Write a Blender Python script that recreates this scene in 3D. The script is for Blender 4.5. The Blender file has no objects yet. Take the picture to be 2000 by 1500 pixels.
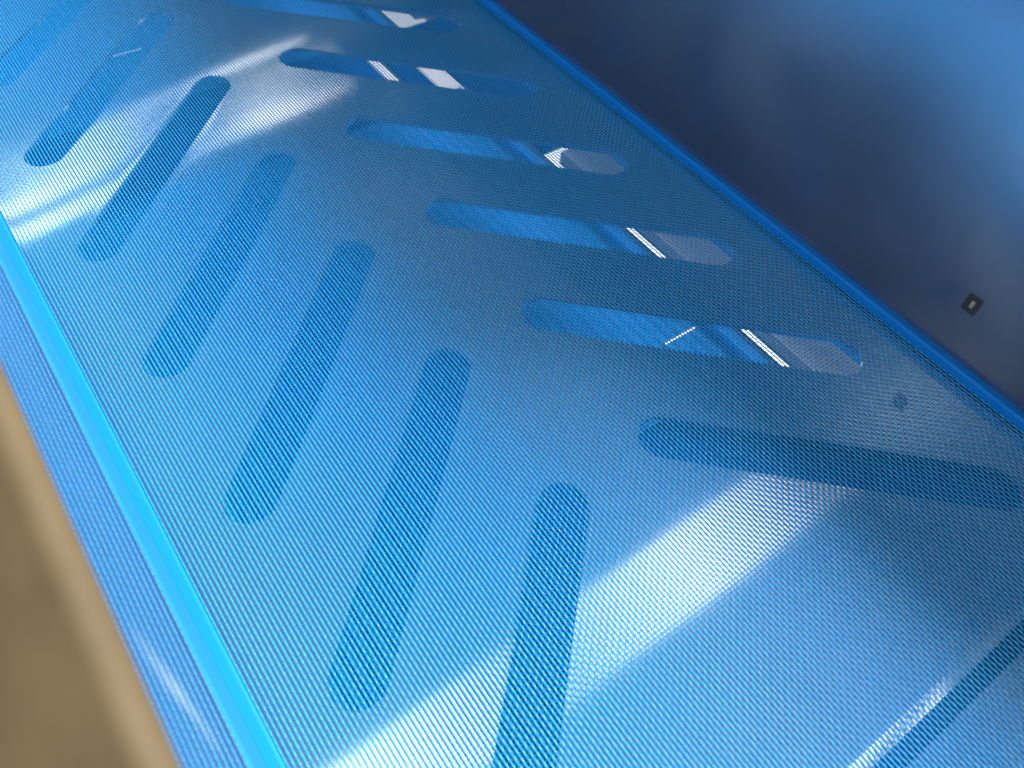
import bpy, bmesh, math, random
import numpy as np
from mathutils import Vector, Matrix
from mathutils.geometry import delaunay_2d_cdt

S = 0.4                      # one belt width (bead to bead) is 0.4 m; all layout numbers below are in belt widths
scn = bpy.context.scene
col = scn.collection
rnd = random.Random(4)

# ------------------------------------------------------------------ camera
cam_d = bpy.data.cameras.new('camera')
cam = bpy.data.objects.new('camera', cam_d)
col.objects.link(cam)
CAM = Vector((-0.46520191, -0.5344192, 0.88465411))
rows = ((0.80943293, -0.58460616, 0.05526265),
        (0.4390967, 0.66506489, 0.60405528),
        (-0.38988769, -0.46467659, 0.79502406))
m = Matrix(rows).transposed().to_4x4()
m.translation = CAM * S
cam.matrix_world = m
cam_d.sensor_width = 36.0
cam_d.lens = 28.65
cam_d.clip_start = 0.01
cam_d.clip_end = 60.0
cam_d.dof.use_dof = True
cam_d.dof.focus_distance = 1.22 * S
cam_d.dof.aperture_fstop = 9.0
scn.camera = cam

# ------------------------------------------------------------------ world, lamps, exposure
world = bpy.data.worlds.new('World')
scn.world = world
world.use_nodes = True
bg = world.node_tree.nodes['Background']
bg.inputs['Color'].default_value = (0.58, 0.75, 1.0, 1)
bg.inputs['Strength'].default_value = 0.27


def lamp(name, loc, target, sx, sy, radiance, color, roll=0.0):
    d = bpy.data.lights.new(name, 'AREA')
    d.shape = 'RECTANGLE'
    d.size, d.size_y = sx * S, sy * S
    d.energy = radiance * math.pi * sx * sy * S * S
    d.color = color
    o = bpy.data.objects.new(name, d)
    col.objects.link(o)
    o.location = Vector(loc) * S
    q = (Vector(target) - Vector(loc)).to_track_quat('-Z', 'Y')
    o.rotation_euler = (q.to_matrix() @ Matrix.Rotation(roll, 3, 'Z')).to_euler()
    return o


def lamp_down(name, loc, sx, sy, radiance, color, rz=0.0):
    o = lamp(name, loc, (loc[0], loc[1], loc[2] - 1), sx, sy, radiance, color)
    o.rotation_euler = (0, 0, rz)
    return o


# big bright hall opening beyond the right-hand panel
lamp('hall_side_light', (5.2, -0.9, 3.5), (-0.5, 0.4, 0.0), 4.0, 2.2, 80.0, (1.0, 0.98, 0.95))
# added side light, no known source, brightens the far left of the mesh
lamp('hall_side_light', (5.0, 5.2, 3.3), (-0.4, 0.9, 0.0), 3.0, 2.0, 22.0, (1.0, 0.98, 0.95))
# strip lights under the hall roof, mirrored in the steel plate
lamp_down('strip_light', (1.0, 0.27, 3.0), 9.0, 0.40, 3.0, (1.0, 0.93, 0.80))
lamp_down('strip_light', (0.55, 5.30, 3.0), 3.2, 0.16, 5.0, (1.0, 0.97, 0.92), math.radians(14))
lamp_down('strip_light', (0.55, 4.85, 3.0), 3.4, 0.26, 4.2, (1.0, 0.97, 0.92), math.radians(14))
lamp_down('strip_light', (0.9, -1.60, 3.0), 2.6, 0.5, 3.5, (1.0, 0.97, 0.92))
# added fill under the machine so the floor shows white through the gaps
lamp_down('under_fill_light', (1.0, 0.5, -0.9), 2.5, 3.0, 4.6, (1.0, 0.98, 0.95))

lamp('under_fill_light', (-0.78, 0.5, -0.09), (0.1, 0.5, -0.285), 4.0, 0.12, 9.0, (0.95, 0.98, 1.0))  # added fill along the open side, brightens the lower belt

scn.view_settings.view_transform = 'Standard'
scn.view_settings.look = 'None'
scn.view_settings.exposure = 0.0
scn.view_settings.gamma = 1.0
scn.view_settings.use_curve_mapping = False
scn.cycles.use_denoising = True
scn.cycles.max_bounces = 14
scn.cycles.transparent_max_bounces = 32
scn.cycles.transmission_bounces = 8


# ------------------------------------------------------------------ materials
def new_mat(name):
    mt = bpy.data.materials.new(name)
    mt.use_nodes = True
    nt = mt.node_tree
    p = nt.nodes['Principled BSDF']
    return mt, nt, p


def noise(nt, scale, detail=4.0, stretch=(1, 1, 1), rough=0.55):
    tc = nt.nodes.new('ShaderNodeTexCoord')
    mp = nt.nodes.new('ShaderNodeMapping')
    mp.inputs['Scale'].default_value = stretch
    nz = nt.nodes.new('ShaderNodeTexNoise')
    nz.inputs['Scale'].default_value = scale
    nz.inputs['Detail'].default_value = detail
    nz.inputs['Roughness'].default_value = rough
    nt.links.new(tc.outputs['Object'], mp.inputs['Vector'])
    nt.links.new(mp.outputs['Vector'], nz.inputs['Vector'])
    return nz


def ramp(nt, src, stops):
    r = nt.nodes.new('ShaderNodeValToRGB')
    e = r.color_ramp.elements
    while len(e) < len(stops):
        e.new(0.5)
    for el, (pos, c) in zip(e, stops):
        el.position = pos
        el.color = c if len(c) == 4 else (*c, 1)
    nt.links.new(src, r.inputs['Fac'])
    return r


def remap(nt, src, a, b, c, d):
    r = nt.nodes.new('ShaderNodeMapRange')
    r.inputs['From Min'].default_value = a
    r.inputs['From Max'].default_value = b
    r.inputs['To Min'].default_value = c
    r.inputs['To Max'].default_value = d
    nt.links.new(src, r.inputs['Value'])
    return r.outputs['Result']


def steel(name, color, rough, var=0.05, brushed=(1, 1, 1), bump=0.02, metal=1.0):
    mt, nt, p = new_mat(name)
    p.inputs['Metallic'].default_value = metal
    nz = noise(nt, 9.0, 5.0, brushed)
    c = ramp(nt, nz.outputs['Fac'], [(0.3, tuple(v * 0.88 for v in color)), (0.7, tuple(min(1, v * 1.08) for v in color))])
    nt.links.new(c.outputs['Color'], p.inputs['Base Color'])
    nt.links.new(remap(nt, nz.outputs['Fac'], 0.3, 0.7, rough - var, rough + var), p.inputs['Roughness'])
    if bump:
        n2 = noise(nt, 160.0, 3.0, brushed)
        b = nt.nodes.new('ShaderNodeBump')
        b.inputs['Strength'].default_value = bump
        b.inputs['Distance'].default_value = 0.001
        nt.links.new(n2.outputs['Fac'], b.inputs['Height'])
        nt.links.new(b.outputs['Normal'], p.inputs['Normal'])
    return mt


M = {}


def satin_film(mt, fac, color):
    nt = mt.node_tree
    out = nt.nodes['Material Output']
    p = nt.nodes['Principled BSDF']
    d = nt.nodes.new('ShaderNodeBsdfDiffuse')
    d.inputs['Color'].default_value = (*color, 1)
    mx = nt.nodes.new('ShaderNodeMixShader')
    mx.inputs['Fac'].default_value = fac
    nt.links.new(p.outputs['BSDF'], mx.inputs[1])
    nt.links.new(d.outputs['BSDF'], mx.inputs[2])
    nt.links.new(mx.outputs['Shader'], out.inputs['Surface'])


M['plate'] = steel('rolled_steel', (0.68, 0.68, 0.68), 0.075, 0.010, (1, 1, 1), 0.0)
satin_film(M['plate'], 0.10, (0.56, 0.66, 0.72))
M['wall'] = steel('brushed_steel', (0.50, 0.51, 0.53), 0.03, 0.01, (1, 1, 1), 0.0, 1.0)
nt = M['wall'].node_tree
p = nt.nodes['Principled BSDF']
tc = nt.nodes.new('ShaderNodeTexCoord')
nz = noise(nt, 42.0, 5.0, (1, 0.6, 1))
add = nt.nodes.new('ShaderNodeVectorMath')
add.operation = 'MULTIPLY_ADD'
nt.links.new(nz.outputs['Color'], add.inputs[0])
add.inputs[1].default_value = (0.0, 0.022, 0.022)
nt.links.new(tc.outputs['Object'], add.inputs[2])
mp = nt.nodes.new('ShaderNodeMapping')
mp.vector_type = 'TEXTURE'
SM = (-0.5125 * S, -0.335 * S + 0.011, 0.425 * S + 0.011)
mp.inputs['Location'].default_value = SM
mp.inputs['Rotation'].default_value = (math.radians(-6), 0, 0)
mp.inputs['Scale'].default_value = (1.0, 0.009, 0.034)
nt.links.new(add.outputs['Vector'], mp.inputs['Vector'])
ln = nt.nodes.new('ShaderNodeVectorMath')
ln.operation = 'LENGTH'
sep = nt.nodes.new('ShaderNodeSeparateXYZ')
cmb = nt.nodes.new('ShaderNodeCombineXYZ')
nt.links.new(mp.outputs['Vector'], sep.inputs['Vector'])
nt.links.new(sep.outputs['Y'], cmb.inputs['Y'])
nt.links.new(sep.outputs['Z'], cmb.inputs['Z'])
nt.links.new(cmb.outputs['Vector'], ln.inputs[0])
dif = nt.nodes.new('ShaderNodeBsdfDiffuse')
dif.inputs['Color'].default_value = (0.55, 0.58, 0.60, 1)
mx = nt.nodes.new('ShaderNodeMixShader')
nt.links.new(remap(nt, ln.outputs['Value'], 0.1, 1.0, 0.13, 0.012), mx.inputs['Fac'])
nt.links.new(p.outputs['BSDF'], mx.inputs[1])
nt.links.new(dif.outputs['BSDF'], mx.inputs[2])
nt.links.new(mx.outputs['Shader'], nt.nodes['Material Output'].inputs['Surface'])
M['wall_dark'] = steel('dark_steel_blue_sheen', (0.29, 0.33, 0.385), 0.22, 0.02, (1, 1, 1), 0.0, 0.93)  # blue tint in the base colour stands in for the reflected belt
M['frame'] = steel('dull_steel', (0.19, 0.195, 0.185), 0.6, 0.05, (1, 1, 1), 0.02, 0.0)


def plastic(name, color, rough, transl=0.0, clear=0.0, spec=0.5, clear_color=(1, 1, 1)):
    mt, nt, p = new_mat(name)
    p.inputs['Base Color'].default_value = (*color, 1)
    p.inputs['Roughness'].default_value = rough
    p.inputs['Specular IOR Level'].default_value = spec
    out = nt.nodes['Material Output']
    sh = p.outputs['BSDF']
    if transl:
        t = nt.nodes.new('ShaderNodeBsdfTranslucent')
        t.inputs['Color'].default_value = (*color, 1)
        mx = nt.nodes.new('ShaderNodeMixShader')
        mx.inputs['Fac'].default_value = transl
        nt.links.new(sh, mx.inputs[1])
        nt.links.new(t.outputs['BSDF'], mx.inputs[2])
        sh = mx.outputs['Shader']
    if clear:
        t = nt.nodes.new('ShaderNodeBsdfTransparent')
        t.inputs['Color'].default_value = (*clear_color, 1)
        mx = nt.nodes.new('ShaderNodeMixShader')
        mx.inputs['Fac'].default_value = clear
        nt.links.new(sh, mx.inputs[1])
        nt.links.new(t.outputs['BSDF'], mx.inputs[2])
        sh = mx.outputs['Shader']
    nt.links.new(sh, out.inputs['Surface'])
    return mt


M['warp'] = plastic('blue_monofilament', (0.012, 0.325, 0.70), 0.26, 0.25, 0.0)
M['weft'] = plastic('clear_blue_monofilament', (0.03, 0.44, 0.86), 0.2, 0.40, 0.70, 0.5, (0.82, 0.93, 1.0))
M['bead'] = plastic('blue_rubber', (0.0, 0.145, 0.50), 0.5, 0.0, 0.0, 0.15)

mt, nt, p = new_mat('flange_warm_reflection')  # steel flange; tan base colour stands in for a reflected warm ceiling
nz = noise(nt, 16.0, 4.0, (1, 0.6, 1))
c = ramp(nt, nz.outputs['Fac'], [(0.3, (0.034, 0.023, 0.009)), (0.7, (0.092, 0.066, 0.029))])
nt.links.new(c.outputs['Color'], p.inputs['Base Color'])
p.inputs['Roughness'].default_value = 0.65
p.inputs['Specular IOR Level'].default_value = 0.25
p.inputs['Metallic'].default_value = 0.0
M['flange'] = mt

mt, nt, p = new_mat('pale_concrete')
nz = noise(nt, 5.0, 6.0)
c = ramp(nt, nz.outputs['Fac'], [(0.3, (0.36, 0.355, 0.335)), (0.7, (0.46, 0.45, 0.425))])
nt.links.new(c.outputs['Color'], p.inputs['Base Color'])
p.inputs['Roughness'].default_value = 0.8
M['floor'] = mt

mt, nt, p = new_mat('dark_fitting')
p.inputs['Base Color'].default_value = (0.02, 0.025, 0.03, 1)
p.inputs['Roughness'].default_value = 0.5
M['dark'] = mt
M['tray'] = plastic('blue_plastic_sheet', (0.0, 0.22, 0.68), 0.8, 0.0, 0.0, 0.1)
M['deep'] = plastic('deep_blue_sheet', (0.0, 0.035, 0.16), 0.9, 0.0, 0.0, 0.05)
M['pin'] = plastic('grey_pin', (0.22, 0.20, 0.18), 0.5)
M['gusset'] = plastic('navy_sheet', (0.0, 0.055, 0.30), 0.8, 0.0, 0.0, 0.1)
M['seam'] = plastic('seam_glint_thread', (0.8, 0.85, 0.9), 0.3)


# ------------------------------------------------------------------ helpers
def obj(name, me, mat, parent=None, smooth=True):
    if mat is not None:
        me.materials.append(mat)
    o = bpy.data.objects.new(name, me)
    col.objects.link(o)
    if parent is not None:
        o.parent = parent
    if smooth is True:
        me.shade_smooth()
    elif smooth is False:
        me.shade_flat()
    return o


def mesh_np(name, V, Q):
    """mesh from numpy arrays of vertices and quads (layout units)"""
    me = bpy.data.meshes.new(name)
    V = np.asarray(V, np.float32) * S
    Q = np.asarray(Q, np.int32)
    me.vertices.add(len(V))
    me.vertices.foreach_set('co', V.ravel())
    me.loops.add(Q.size)
    me.loops.foreach_set('vertex_index', Q.ravel())
    me.polygons.add(len(Q))
    n = Q.shape[1]
    me.polygons.foreach_set('loop_start', np.arange(0, Q.size, n, dtype=np.int32))
    me.update(calc_edges=True)
    return me


def box_mesh(name, x0, x1, y0, y1, z0, z1, bev=0.0, seg=2):
    bm = bmesh.new()
    bmesh.ops.create_cube(bm, size=1.0)
    for v in bm.verts:
        v.co = Vector(((x0 + x1) / 2 + v.co.x * (x1 - x0), (y0 + y1) / 2 + v.co.y * (y1 - y0), (z0 + z1) / 2 + v.co.z * (z1 - z0))) * S
    if bev:
        bmesh.ops.bevel(bm, geom=list(bm.edges), offset=bev * S, segments=seg, affect='EDGES', profile=0.5)
    me = bpy.data.meshes.new(name)
    bm.to_mesh(me)
    bm.free()
    return me


def extrude_profile(name, prof, ys, closed=True):
    """sweep an x-z profile along y"""
    prof = np.asarray(prof, float)
    n = len(prof)
    V = []
    for y in ys:
        V += [(px, y, pz) for px, pz in prof]
    Q = []
    for k in range(len(ys) - 1):
        for i in range(n if closed else n - 1):
            j = (i + 1) % n
            Q.append((k * n + i, (k + 1) * n + i, (k + 1) * n + j, k * n + j))
    return mesh_np(name, V, Q)


def empty(name, loc, label, cat):
    o = bpy.data.objects.new(name, None)
    o.empty_display_size = 0.02
    col.objects.link(o)
    o.location = Vector(loc) * S
    o['label'] = label
    o['category'] = cat
    return o


def part(name, me, mat, parent, smooth=True):
    o = obj(name, me, mat, parent, smooth)
    o.location = -parent.location
    return o


def tag(o, label, cat, group=None):
    o['label'] = label
    o['category'] = cat
    if group:
        o['group'] = group
    return o


def auto_sharp(o, deg=35):
    o.data.set_sharp_from_angle(angle=math.radians(deg))


# ------------------------------------------------------------------ the slotted steel plate
Y_END, Y_FAR = -0.624, 1.75
PITCH, Y0, GAP, SLOT_L, SLOT_R = 0.26254, -0.46545, 0.0865, 0.4351, 0.0328
ANG = 0.775
T = 0.007


def slot_outline(cx, cy, dx, dy, n=14):
    px, py = -dy, dx
    pts = []
    for (ox, oy, s) in ((cx, cy, -1), (cx + dx * SLOT_L, cy + dy * SLOT_L, 1)):
        for k in range(n + 1):
            a = math.pi * k / n
            # half circle from -perp over (s*dir) to +perp
            u = -math.cos(a) * s
            w = math.sin(a) * s
            pts.append((ox + SLOT_R * (px * u + dx * w), oy + SLOT_R * (py * u + dy * w)))
    return pts


slots = []
for k in range(1, 8):
    slots.append(slot_outline(-GAP, Y0 + k * PITCH, -math.cos(ANG), -math.sin(ANG)))
    slots.append(slot_outline(GAP, Y0 + k * PITCH + 0.007, math.cos(ANG), -math.sin(ANG)))


def inside(poly, x, y):
    c = False
    j = len(poly) - 1
    for i in range(len(poly)):
        xi, yi = poly[i]
        xj, yj = poly[j]
        if (yi > y) != (yj > y) and x < (xj - xi) * (y - yi) / (yj - yi) + xi:
            c = not c
        j = i
    return c


def plate_z(x, y):
    """slightly buckled sheet, its near edge rolled down"""
    w = max(0.0, min(1.0, (y - 0.42) / 0.3))
    w = w * w * (3 - 2 * w)
    z = -0.0052
    z += w * 0.0009 * math.sin(5.5 * x + 9.0 * y + 0.6) * math.sin(13.0 * y - 6.0 * x + 1.0)
    z += 0.0002 * math.sin(3.1 * x + 1.0) * math.sin(2.3 * y)
    e = (Y_END + 0.034) - y
    if e > 0:
        z -= 0.065 * e * e / 0.034
    return z


XA, XB = -0.5122, 0.5157
coords, cons, faces_in = [], [], []
bx_pts = []
nx = 36
ys = sorted(set([Y_END + t for t in (0, 0.008, 0.016, 0.025, 0.034, 0.043, 0.052)] +
                list(np.linspace(Y_END + 0.07, Y_FAR, 84))))
for y in ys:
    for i in range(nx + 1):
        coords.append((XA + (XB - XA) * i / nx, float(y)))
good = []
rs = SLOT_R + 0.006
for (x, y) in coords:
    near = False
    for sp in slots:
        for (sx_, sy_) in sp[::3]:
            if (sx_ - x) ** 2 + (sy_ - y) ** 2 < 0.006 ** 2:
                near = True
                break
        if near or inside(sp, x, y):
            near = True
            break
    edge = min(abs(x - XA), abs(x - XB)) < 1e-6 or y in (ys[0], ys[-1])
    if not near or edge:
        good.append((x, y))
pts = [Vector(c_) for c_ in good]
edges = []
for sp in slots:
    b0 = len(pts)
    pts += [Vector(c_) for c_ in sp]
    n = len(sp)
    edges += [(b0 + i, b0 + (i + 1) % n) for i in range(n)]
vo, eo, fo, *_ = delaunay_2d_cdt(pts, edges, [], 0, 1e-7)


def plate_n(x, y, h=0.0008):
    return Vector((-(plate_z(x + h, y) - plate_z(x - h, y)) / (2 * h), -(plate_z(x, y + h) - plate_z(x, y - h)) / (2 * h), 1.0)).normalized()


PV, PF, PN = [], [], []
topf = []
for f in fo:
    cx = sum(vo[i].x for i in f) / len(f)
    cy = sum(vo[i].y for i in f) / len(f)
    if any(inside(sp, cx, cy) for sp in slots):
        continue
    a_, b_, c_ = (vo[i] for i in f[:3])
    if (b_ - a_).cross(c_ - a_) < 0:
        f = list(reversed(f))
    topf.append(list(f))
nv = len(vo)
PV = [(v.x, v.y, plate_z(v.x, v.y)) for v in vo] + [(v.x, v.y, plate_z(v.x, v.y) - T) for v in vo]
vn = [plate_n(v.x, v.y) for v in vo]
ecount = {}
for f in topf:
    PF.append(f)
    PN += [vn[i] for i in f]
    PF.append([i + nv for i in reversed(f)])
    PN += [Vector((0, 0, -1))] * len(f)
    for a_, b_ in zip(f, f[1:] + f[:1]):
        ecount[(a_, b_)] = ecount.get((a_, b_), 0) + 1
for (a_, b_) in ecount:
    if (b_, a_) not in ecount:
        d = vo[b_] - vo[a_]
        n = Vector((d.y, -d.x, 0)).normalized()
        PF.append([b_, a_, a_ + nv, b_ + nv])
        PN += [n] * 4
me = bpy.data.meshes.new('slotted_plate')
me.from_pydata([Vector(v) * S for v in PV], [], PF)
me.shade_smooth()
me.normals_split_custom_set([tuple(n) for n in PN])
plate = obj('slotted_plate', me, M['plate'], None, None)
tag(plate, 'shiny steel bed plate with slanted rounded slots in a herringbone pattern', 'metal plate')

# the next bed plate beyond the joint, with a thin raised bead
ysb = [-1.35, -0.9, -0.72] + [-0.6675 - 0.0011 * math.cos(math.radians(22.5 * k)) for k in range(9)] + [-0.6455]
zsb = [-0.0066] * 3 + [-0.0066 + 0.0009 * math.sin(math.radians(22.5 * k)) for k in range(9)] + [-0.0066]
V, Q = [], []
for y, z in zip(ysb, zsb):
    V += [(XA, y, z), (XB, y, z)]
for k in range(len(ysb) - 1):
    Q.append((2 * k, 2 * k + 1, 2 * k + 3, 2 * k + 2))
nb = len(V)
V += [(x, y, z - T) for x, y, z in V]
for k in range(len(ysb) - 1):
    Q.append((nb + 2 * k + 2, nb + 2 * k + 3, nb + 2 * k + 1, nb + 2 * k))
e = 2 * (len(ysb) - 1)
Q += [(e, e + 1, nb + e + 1, nb + e), (1, 0, nb, nb + 1)]
for k in range(len(ysb) - 1):
    Q += [(2 * k, 2 * k + 2, nb + 2 * k + 2, nb + 2 * k), (2 * k + 3, 2 * k + 1, nb + 2 * k + 1, nb + 2 * k + 3)]
tag(obj('joint_plate', mesh_np('joint_plate', V, Q), M['plate'], None, False), 'plain creased steel sheet across the dark joint from the slotted plate', 'metal plate')

# ------------------------------------------------------------------ side panels
YA, YB = -1.35, 1.75
HL, HR, TW = 0.540, 0.50, 0.012
XL = -0.5125
rb = 0.016
# left panel with its folded top flange
root = empty('side_panel', (XL - 0.02, 0.2, -0.03), 'low steel side panel with folded top edge, tan from a painted-in reflection, beside the brighter blue bead', 'metal panel')
prof = [(XL, -0.03), (XL, HL - rb), (XL - TW, HL - rb), (XL - TW, -0.03)]
part('panel_sheet', extrude_profile('panel_sheet', prof, np.linspace(YA, YB, 40)), M['wall'], root, False)
prof = []
for k in range(9):
    a = math.pi / 2 * k / 8
    prof.append((XL - rb + rb * math.cos(a), HL - rb + 0.0005 + rb * math.sin(a)))
prof += [(XL - 0.42, HL + 0.0005), (XL - 0.42, HL - TW), (XL - rb, HL - TW), (XL - TW, HL - rb + 0.0005)]
fl = part('top_flange', extrude_profile('top_flange', prof, np.linspace(YA, YB, 40)), M['flange'], root)
auto_sharp(fl, 40)
fl['label'] = 'folded steel flange along the top, its warm reflection painted tan'

# right panel with small fitting
XR = 0.5160
root = empty('side_panel', (XR + 0.006, 0.2, -0.03), 'tall dark steel side panel, its blue reflection tinted in, with a small dark latch', 'metal panel')
poly = [(YA, -0.112), (YB, -0.112), (YB, HR), (-0.16, HR), (-0.29, 0.31), (YA, 0.31)]   # unseen near end cut low to shape the reflected band and side light
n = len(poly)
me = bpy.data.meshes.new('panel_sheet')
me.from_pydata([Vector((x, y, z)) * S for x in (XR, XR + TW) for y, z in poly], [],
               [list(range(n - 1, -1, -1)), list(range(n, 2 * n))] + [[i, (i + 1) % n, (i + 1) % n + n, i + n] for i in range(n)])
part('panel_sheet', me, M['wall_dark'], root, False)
part('added_light_block', box_mesh('added_light_block', 0.84, 0.85, YA, YB, -0.50, 0.03), M['frame'], root, False)  # unseen sheet added to keep the side light off the lower belt
bm = bmesh.new()
y0, y1, z0, z1 = -0.325, -0.304, 0.094, 0.121
wv = 0.0065
for (a0, a1, b0, b1) in ((y0, y1, z0, z0 + wv), (y0, y1, z1 - wv, z1), (y0, y0 + wv, z0 + wv, z1 - wv), (y1 - wv, y1, z0 + wv, z1 - wv)):
    r = bmesh.ops.create_cube(bm, size=1)
    for v in r['verts']:
        v.co = Vector((XR - 0.0005 + v.co.x * 0.002, (a0 + a1) / 2 + v.co.y * (a1 - a0), (b0 + b1) / 2 + v.co.z * (b1 - b0))) * S
me = bpy.data.meshes.new('latch_frame')
bm.to_mesh(me)
bm.free()
lf = part('latch_frame', me, M['dark'], root, False)
me = box_mesh('latch_pin', XR - 0.0012, XR + 0.001, -0.3175, -0.3120, z0 + wv + 0.0005, z1 - wv - 0.0005, 0.0008)
o = obj('latch_pin', me, M['pin'], lf)

# ------------------------------------------------------------------ woven belt
WP, FP = 0.0054, 0.00525        # warp and weft pitch
RW, RF = 0.00118, 0.00078       # wire radii
AMP = 0.00082


def tubes(paths, frames_u, frames_v, radius, sides):
    """paths: (n, k, 3); frames_u/v: (n,k,3) cross-section axes"""
    n, k, _ = paths.shape
    a = 2 * np.pi * (np.arange(sides) + 0.5) / sides
    ring = paths[:, :, None, :] + radius * (np.cos(a)[None, None, :, None] * frames_u[:, :, None, :] + np.sin(a)[None, None, :, None] * frames_v[:, :, None, :])
    V = ring.reshape(-1, 3)
    idx = np.arange(n * k * sides).reshape(n, k, sides)
    a0 = idx[:, :-1, :]
    b0 = idx[:, 1:, :]
    a1 = np.roll(a0, -1, 2)
    b1 = np.roll(b0, -1, 2)
    Q = np.stack([a0, a1, b1, b0], -1).reshape(-1, 4)
    return V, Q


def warp_set(xa, xb, ya, yb, per, sides):
    ix = np.arange(math.ceil(xa / WP), math.floor(xb / WP) + 1)
    ja, jb = round(ya / FP), round(yb / FP)
    t = np.arange(0, (jb - ja) * per + 1) / per + ja
    X = ix[:, None] * WP + 0 * t[None, :]
    Y = t[None, :] * FP + 0 * X
    Z = AMP * np.cos(np.pi * (t[None, :] + ix[:, None]))
    D = -AMP * np.pi / FP * np.sin(np.pi * (t[None, :] + ix[:, None]))
    P = np.stack([X, Y, Z], -1)
    U = np.zeros_like(P)
    U[..., 0] = 1
    nrm = 1 / np.sqrt(1 + D * D)
    W = np.stack([0 * D, -D * nrm, nrm], -1)
    return tubes(P, U, W, RW, sides)


def weft_set(xa, xb, ya, yb, per, sides):
    ia, ib = math.ceil(xa / WP) - 1, math.floor(xb / WP) + 1
    jy = np.arange(round(ya / FP), round(yb / FP))
    t = np.arange(0, (ib - ia) * per + 1) / per + ia
    X = t[None, :] * WP + 0 * jy[:, None]
    Y = jy[:, None] * FP + 0 * X
    Z = -AMP * np.cos(np.pi * (t[None, :] + jy[:, None]))
    D = AMP * np.pi / WP * np.sin(np.pi * (t[None, :] + jy[:, None]))
    P = np.stack([X, Y, Z], -1)
    U = np.zeros_like(P)
    U[..., 1] = 1
    nrm = 1 / np.sqrt(1 + D * D)
    W = np.stack([-D * nrm, 0 * D, nrm], -1)
    return tubes(P, U, W, RF, sides)


def merge(parts):
    Vs, Qs, off = [], [], 0
    for V, Q in parts:
        Vs.append(V)
        Qs.append(Q + off)
        off += len(V)
    return np.concatenate(Vs), np.concatenate(Qs)


BX = 0.506
warp_me = mesh_np('warp_wires', *merge([warp_set(-BX, BX, -0.78, 0.62, 2, 5), warp_set(-BX, BX, 0.62, 1.5, 1, 4)]))
weft_me = mesh_np('weft_wires', *merge([weft_set(-BX, BX, -0.78, 0.62, 2, 4), weft_set(-BX, BX, 0.62, 1.5, 1, 3)]))


def bead_mesh(x0, x1, h, ya, yb):
    rr = 0.004
    prof = []
    inner, outer = (x1, x0) if x1 < 0 else (x0, x1)      # rounded towards the belt, flush with the panel outside
    sgn = 1 if x1 < 0 else -1
    for k in range(7):
        a = math.radians(15 * k)
        prof.append((inner - sgn * (rr - rr * math.cos(a)), h - rr + rr * math.sin(a)))
    prof += [(outer, h), (outer, 0.0), (inner, 0.0)]
    if sgn < 0:
        prof.reverse()
    return extrude_profile('edge_bead', prof, np.linspace(ya, yb, 60))


belt = empty('filter_belt', (0, 0.3, 0), 'blue woven mesh belt stretched over the slotted steel plate', 'mesh belt')
w1 = part('warp_wires', warp_me, M['warp'], belt)
w1['kind'] = 'stuff'
w2 = part('weft_wires', weft_me, M['weft'], belt)
w2['kind'] = 'stuff'
ZB = 0.0012
for (x0, x1) in ((-0.51245, -0.4980), (0.503, 0.51595)):
    o = part('edge_bead', bead_mesh(x0, x1, 0.015, -0.79, 1.5), M['bead'], belt)
    o.location.z += ZB * S
    auto_sharp(o, 50)

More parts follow.
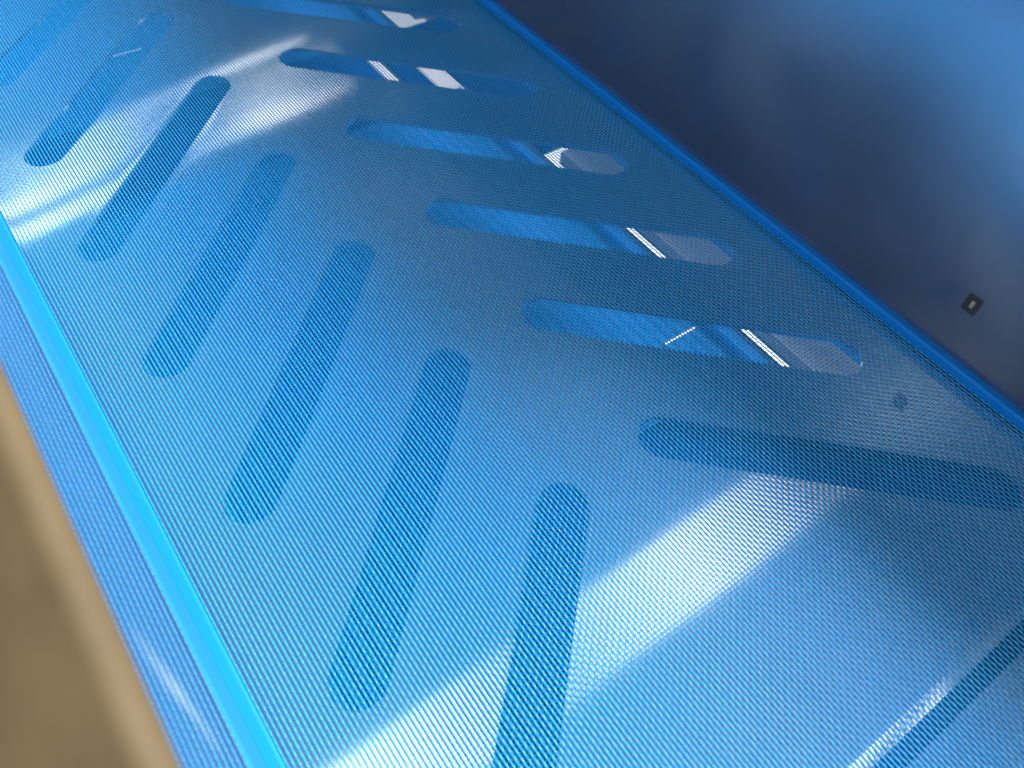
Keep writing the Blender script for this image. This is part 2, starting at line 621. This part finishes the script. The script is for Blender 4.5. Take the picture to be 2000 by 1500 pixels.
# lower return run, seen only through the slots
ret = empty('return_belt', (0, 0.05, -0.285), 'lower blue mesh belt running beneath, visible through the slots', 'mesh belt')
ZR = -0.285
for (dy, ya, yb) in ((-0.55, -1.33, 0.95), (2.06, 1.28, 3.2)):
    if dy > 0:
        ret = empty('return_belt', (0, 2.2, -0.285), 'far lower blue mesh belt beyond the slit plate, under the farthest slots', 'mesh belt')
    for src in (warp_me, weft_me):
        o = bpy.data.objects.new(src.name, src)
        col.objects.link(o)
        o.parent = ret
        o.location = -ret.location + Vector((0.0, dy, ZR)) * S
        o['kind'] = 'stuff'
    for (x0, x1) in ((-0.527, -0.498), (0.503, 0.531)):
        o = part('edge_bead', bead_mesh(x0, x1, 0.015, ya, yb), M['bead'], ret)
        o.location.z += (ZR + ZB) * S
        auto_sharp(o, 50)
    y = 0.064 if dy < 0 else 1.516
    part('seam_glint', box_mesh('seam_glint', 0.405 if dy < 0 else -0.15, 0.485 if dy < 0 else -0.05, y - 0.002, y + 0.002, ZR + 0.002, ZR + 0.004, 0.0005), M['seam'], ret)  # short stretch of seam, its glint put in as pale colour
    tray = empty('drip_tray', (0, (ya + yb) / 2, -0.31), 'blue sheet tray under the lower belt, ' + ('before' if dy < 0 else 'beyond') + ' the slit plate', 'tray')
    part('tray_floor', box_mesh('tray_floor', -0.60, 0.536, ya, yb, -0.315, -0.290), M['tray'], tray, False)
    part('tray_lip', box_mesh('tray_lip', 0.5365, 0.550, ya, yb, -0.315, -0.276, 0.002), M['dark'], tray)

# flat bars with two slits between them, between the two lower belts
for (x0, x1, lb) in ((-0.6, 0.405, 'wide blue flat bar between the lower belts'),
                     (0.441, 0.497, 'narrow blue flat bar between two bright slits under the slots'),
                     (0.56, 1.2, 'blue flat bar outside the bright slits under the slots')):
    tag(obj('flat_bar', box_mesh('flat_bar', x0, x1, 0.956 if x0 < 0.5 else 0.66, 1.274, -0.30, -0.285, 0.001), M['deep'], None, False), lb, 'flat bar')
tag(obj('joint_bar', box_mesh('joint_bar', -0.52, 0.52, -0.665, -0.617, -0.07, -0.025, 0.002), M['deep'], None, False),  # invented bar, hides the lit tray so the gap stays dark
    'added dark bar that keeps the joint between the two steel plates dark', 'bar')
poly = [(0.03, -0.165), (0.03, -0.612), (0.52, -0.612), (0.52, -0.29), (0.42, -0.29), (0.24, -0.165)]
n = len(poly)
me = bpy.data.meshes.new('gusset')
me.from_pydata([Vector((x, y, z)) * S for z in (-0.03, -0.06) for x, y in poly], [],
               [list(range(n)), list(range(2 * n - 1, n - 1, -1))] + [[i, i + n, (i + 1) % n + n, (i + 1) % n] for i in range(n)])
tag(obj('gusset', me, M['gusset'], None, False), 'blue gusset sheet showing dark in the slot closest to the plate joint', 'gusset')

# ------------------------------------------------------------------ frame members below
tag(obj('frame_bar', box_mesh('frame_bar', 0.567, 0.80, -1.4, 0.60, -0.285, -0.25, 0.002), M['frame'], None, False),
    'grey steel frame bar glimpsed through the slot ends beside the tall panel', 'steel bar')
tag(obj('frame_bar', box_mesh('frame_bar', 0.611, 1.1, 1.29, 3.0, -0.285, -0.25, 0.002), M['frame'], None, False),
    'grey steel frame bar beyond the bright slits, under the farthest slots', 'steel bar')

# ------------------------------------------------------------------ floor
tag(obj('floor', box_mesh('floor', -8, 8, -8, 10, -1.95, -1.9), M['floor'], None, False), 'pale floor', 'floor')
f = bpy.data.objects['floor']
del f['label'], f['category']
f['kind'] = 'structure'
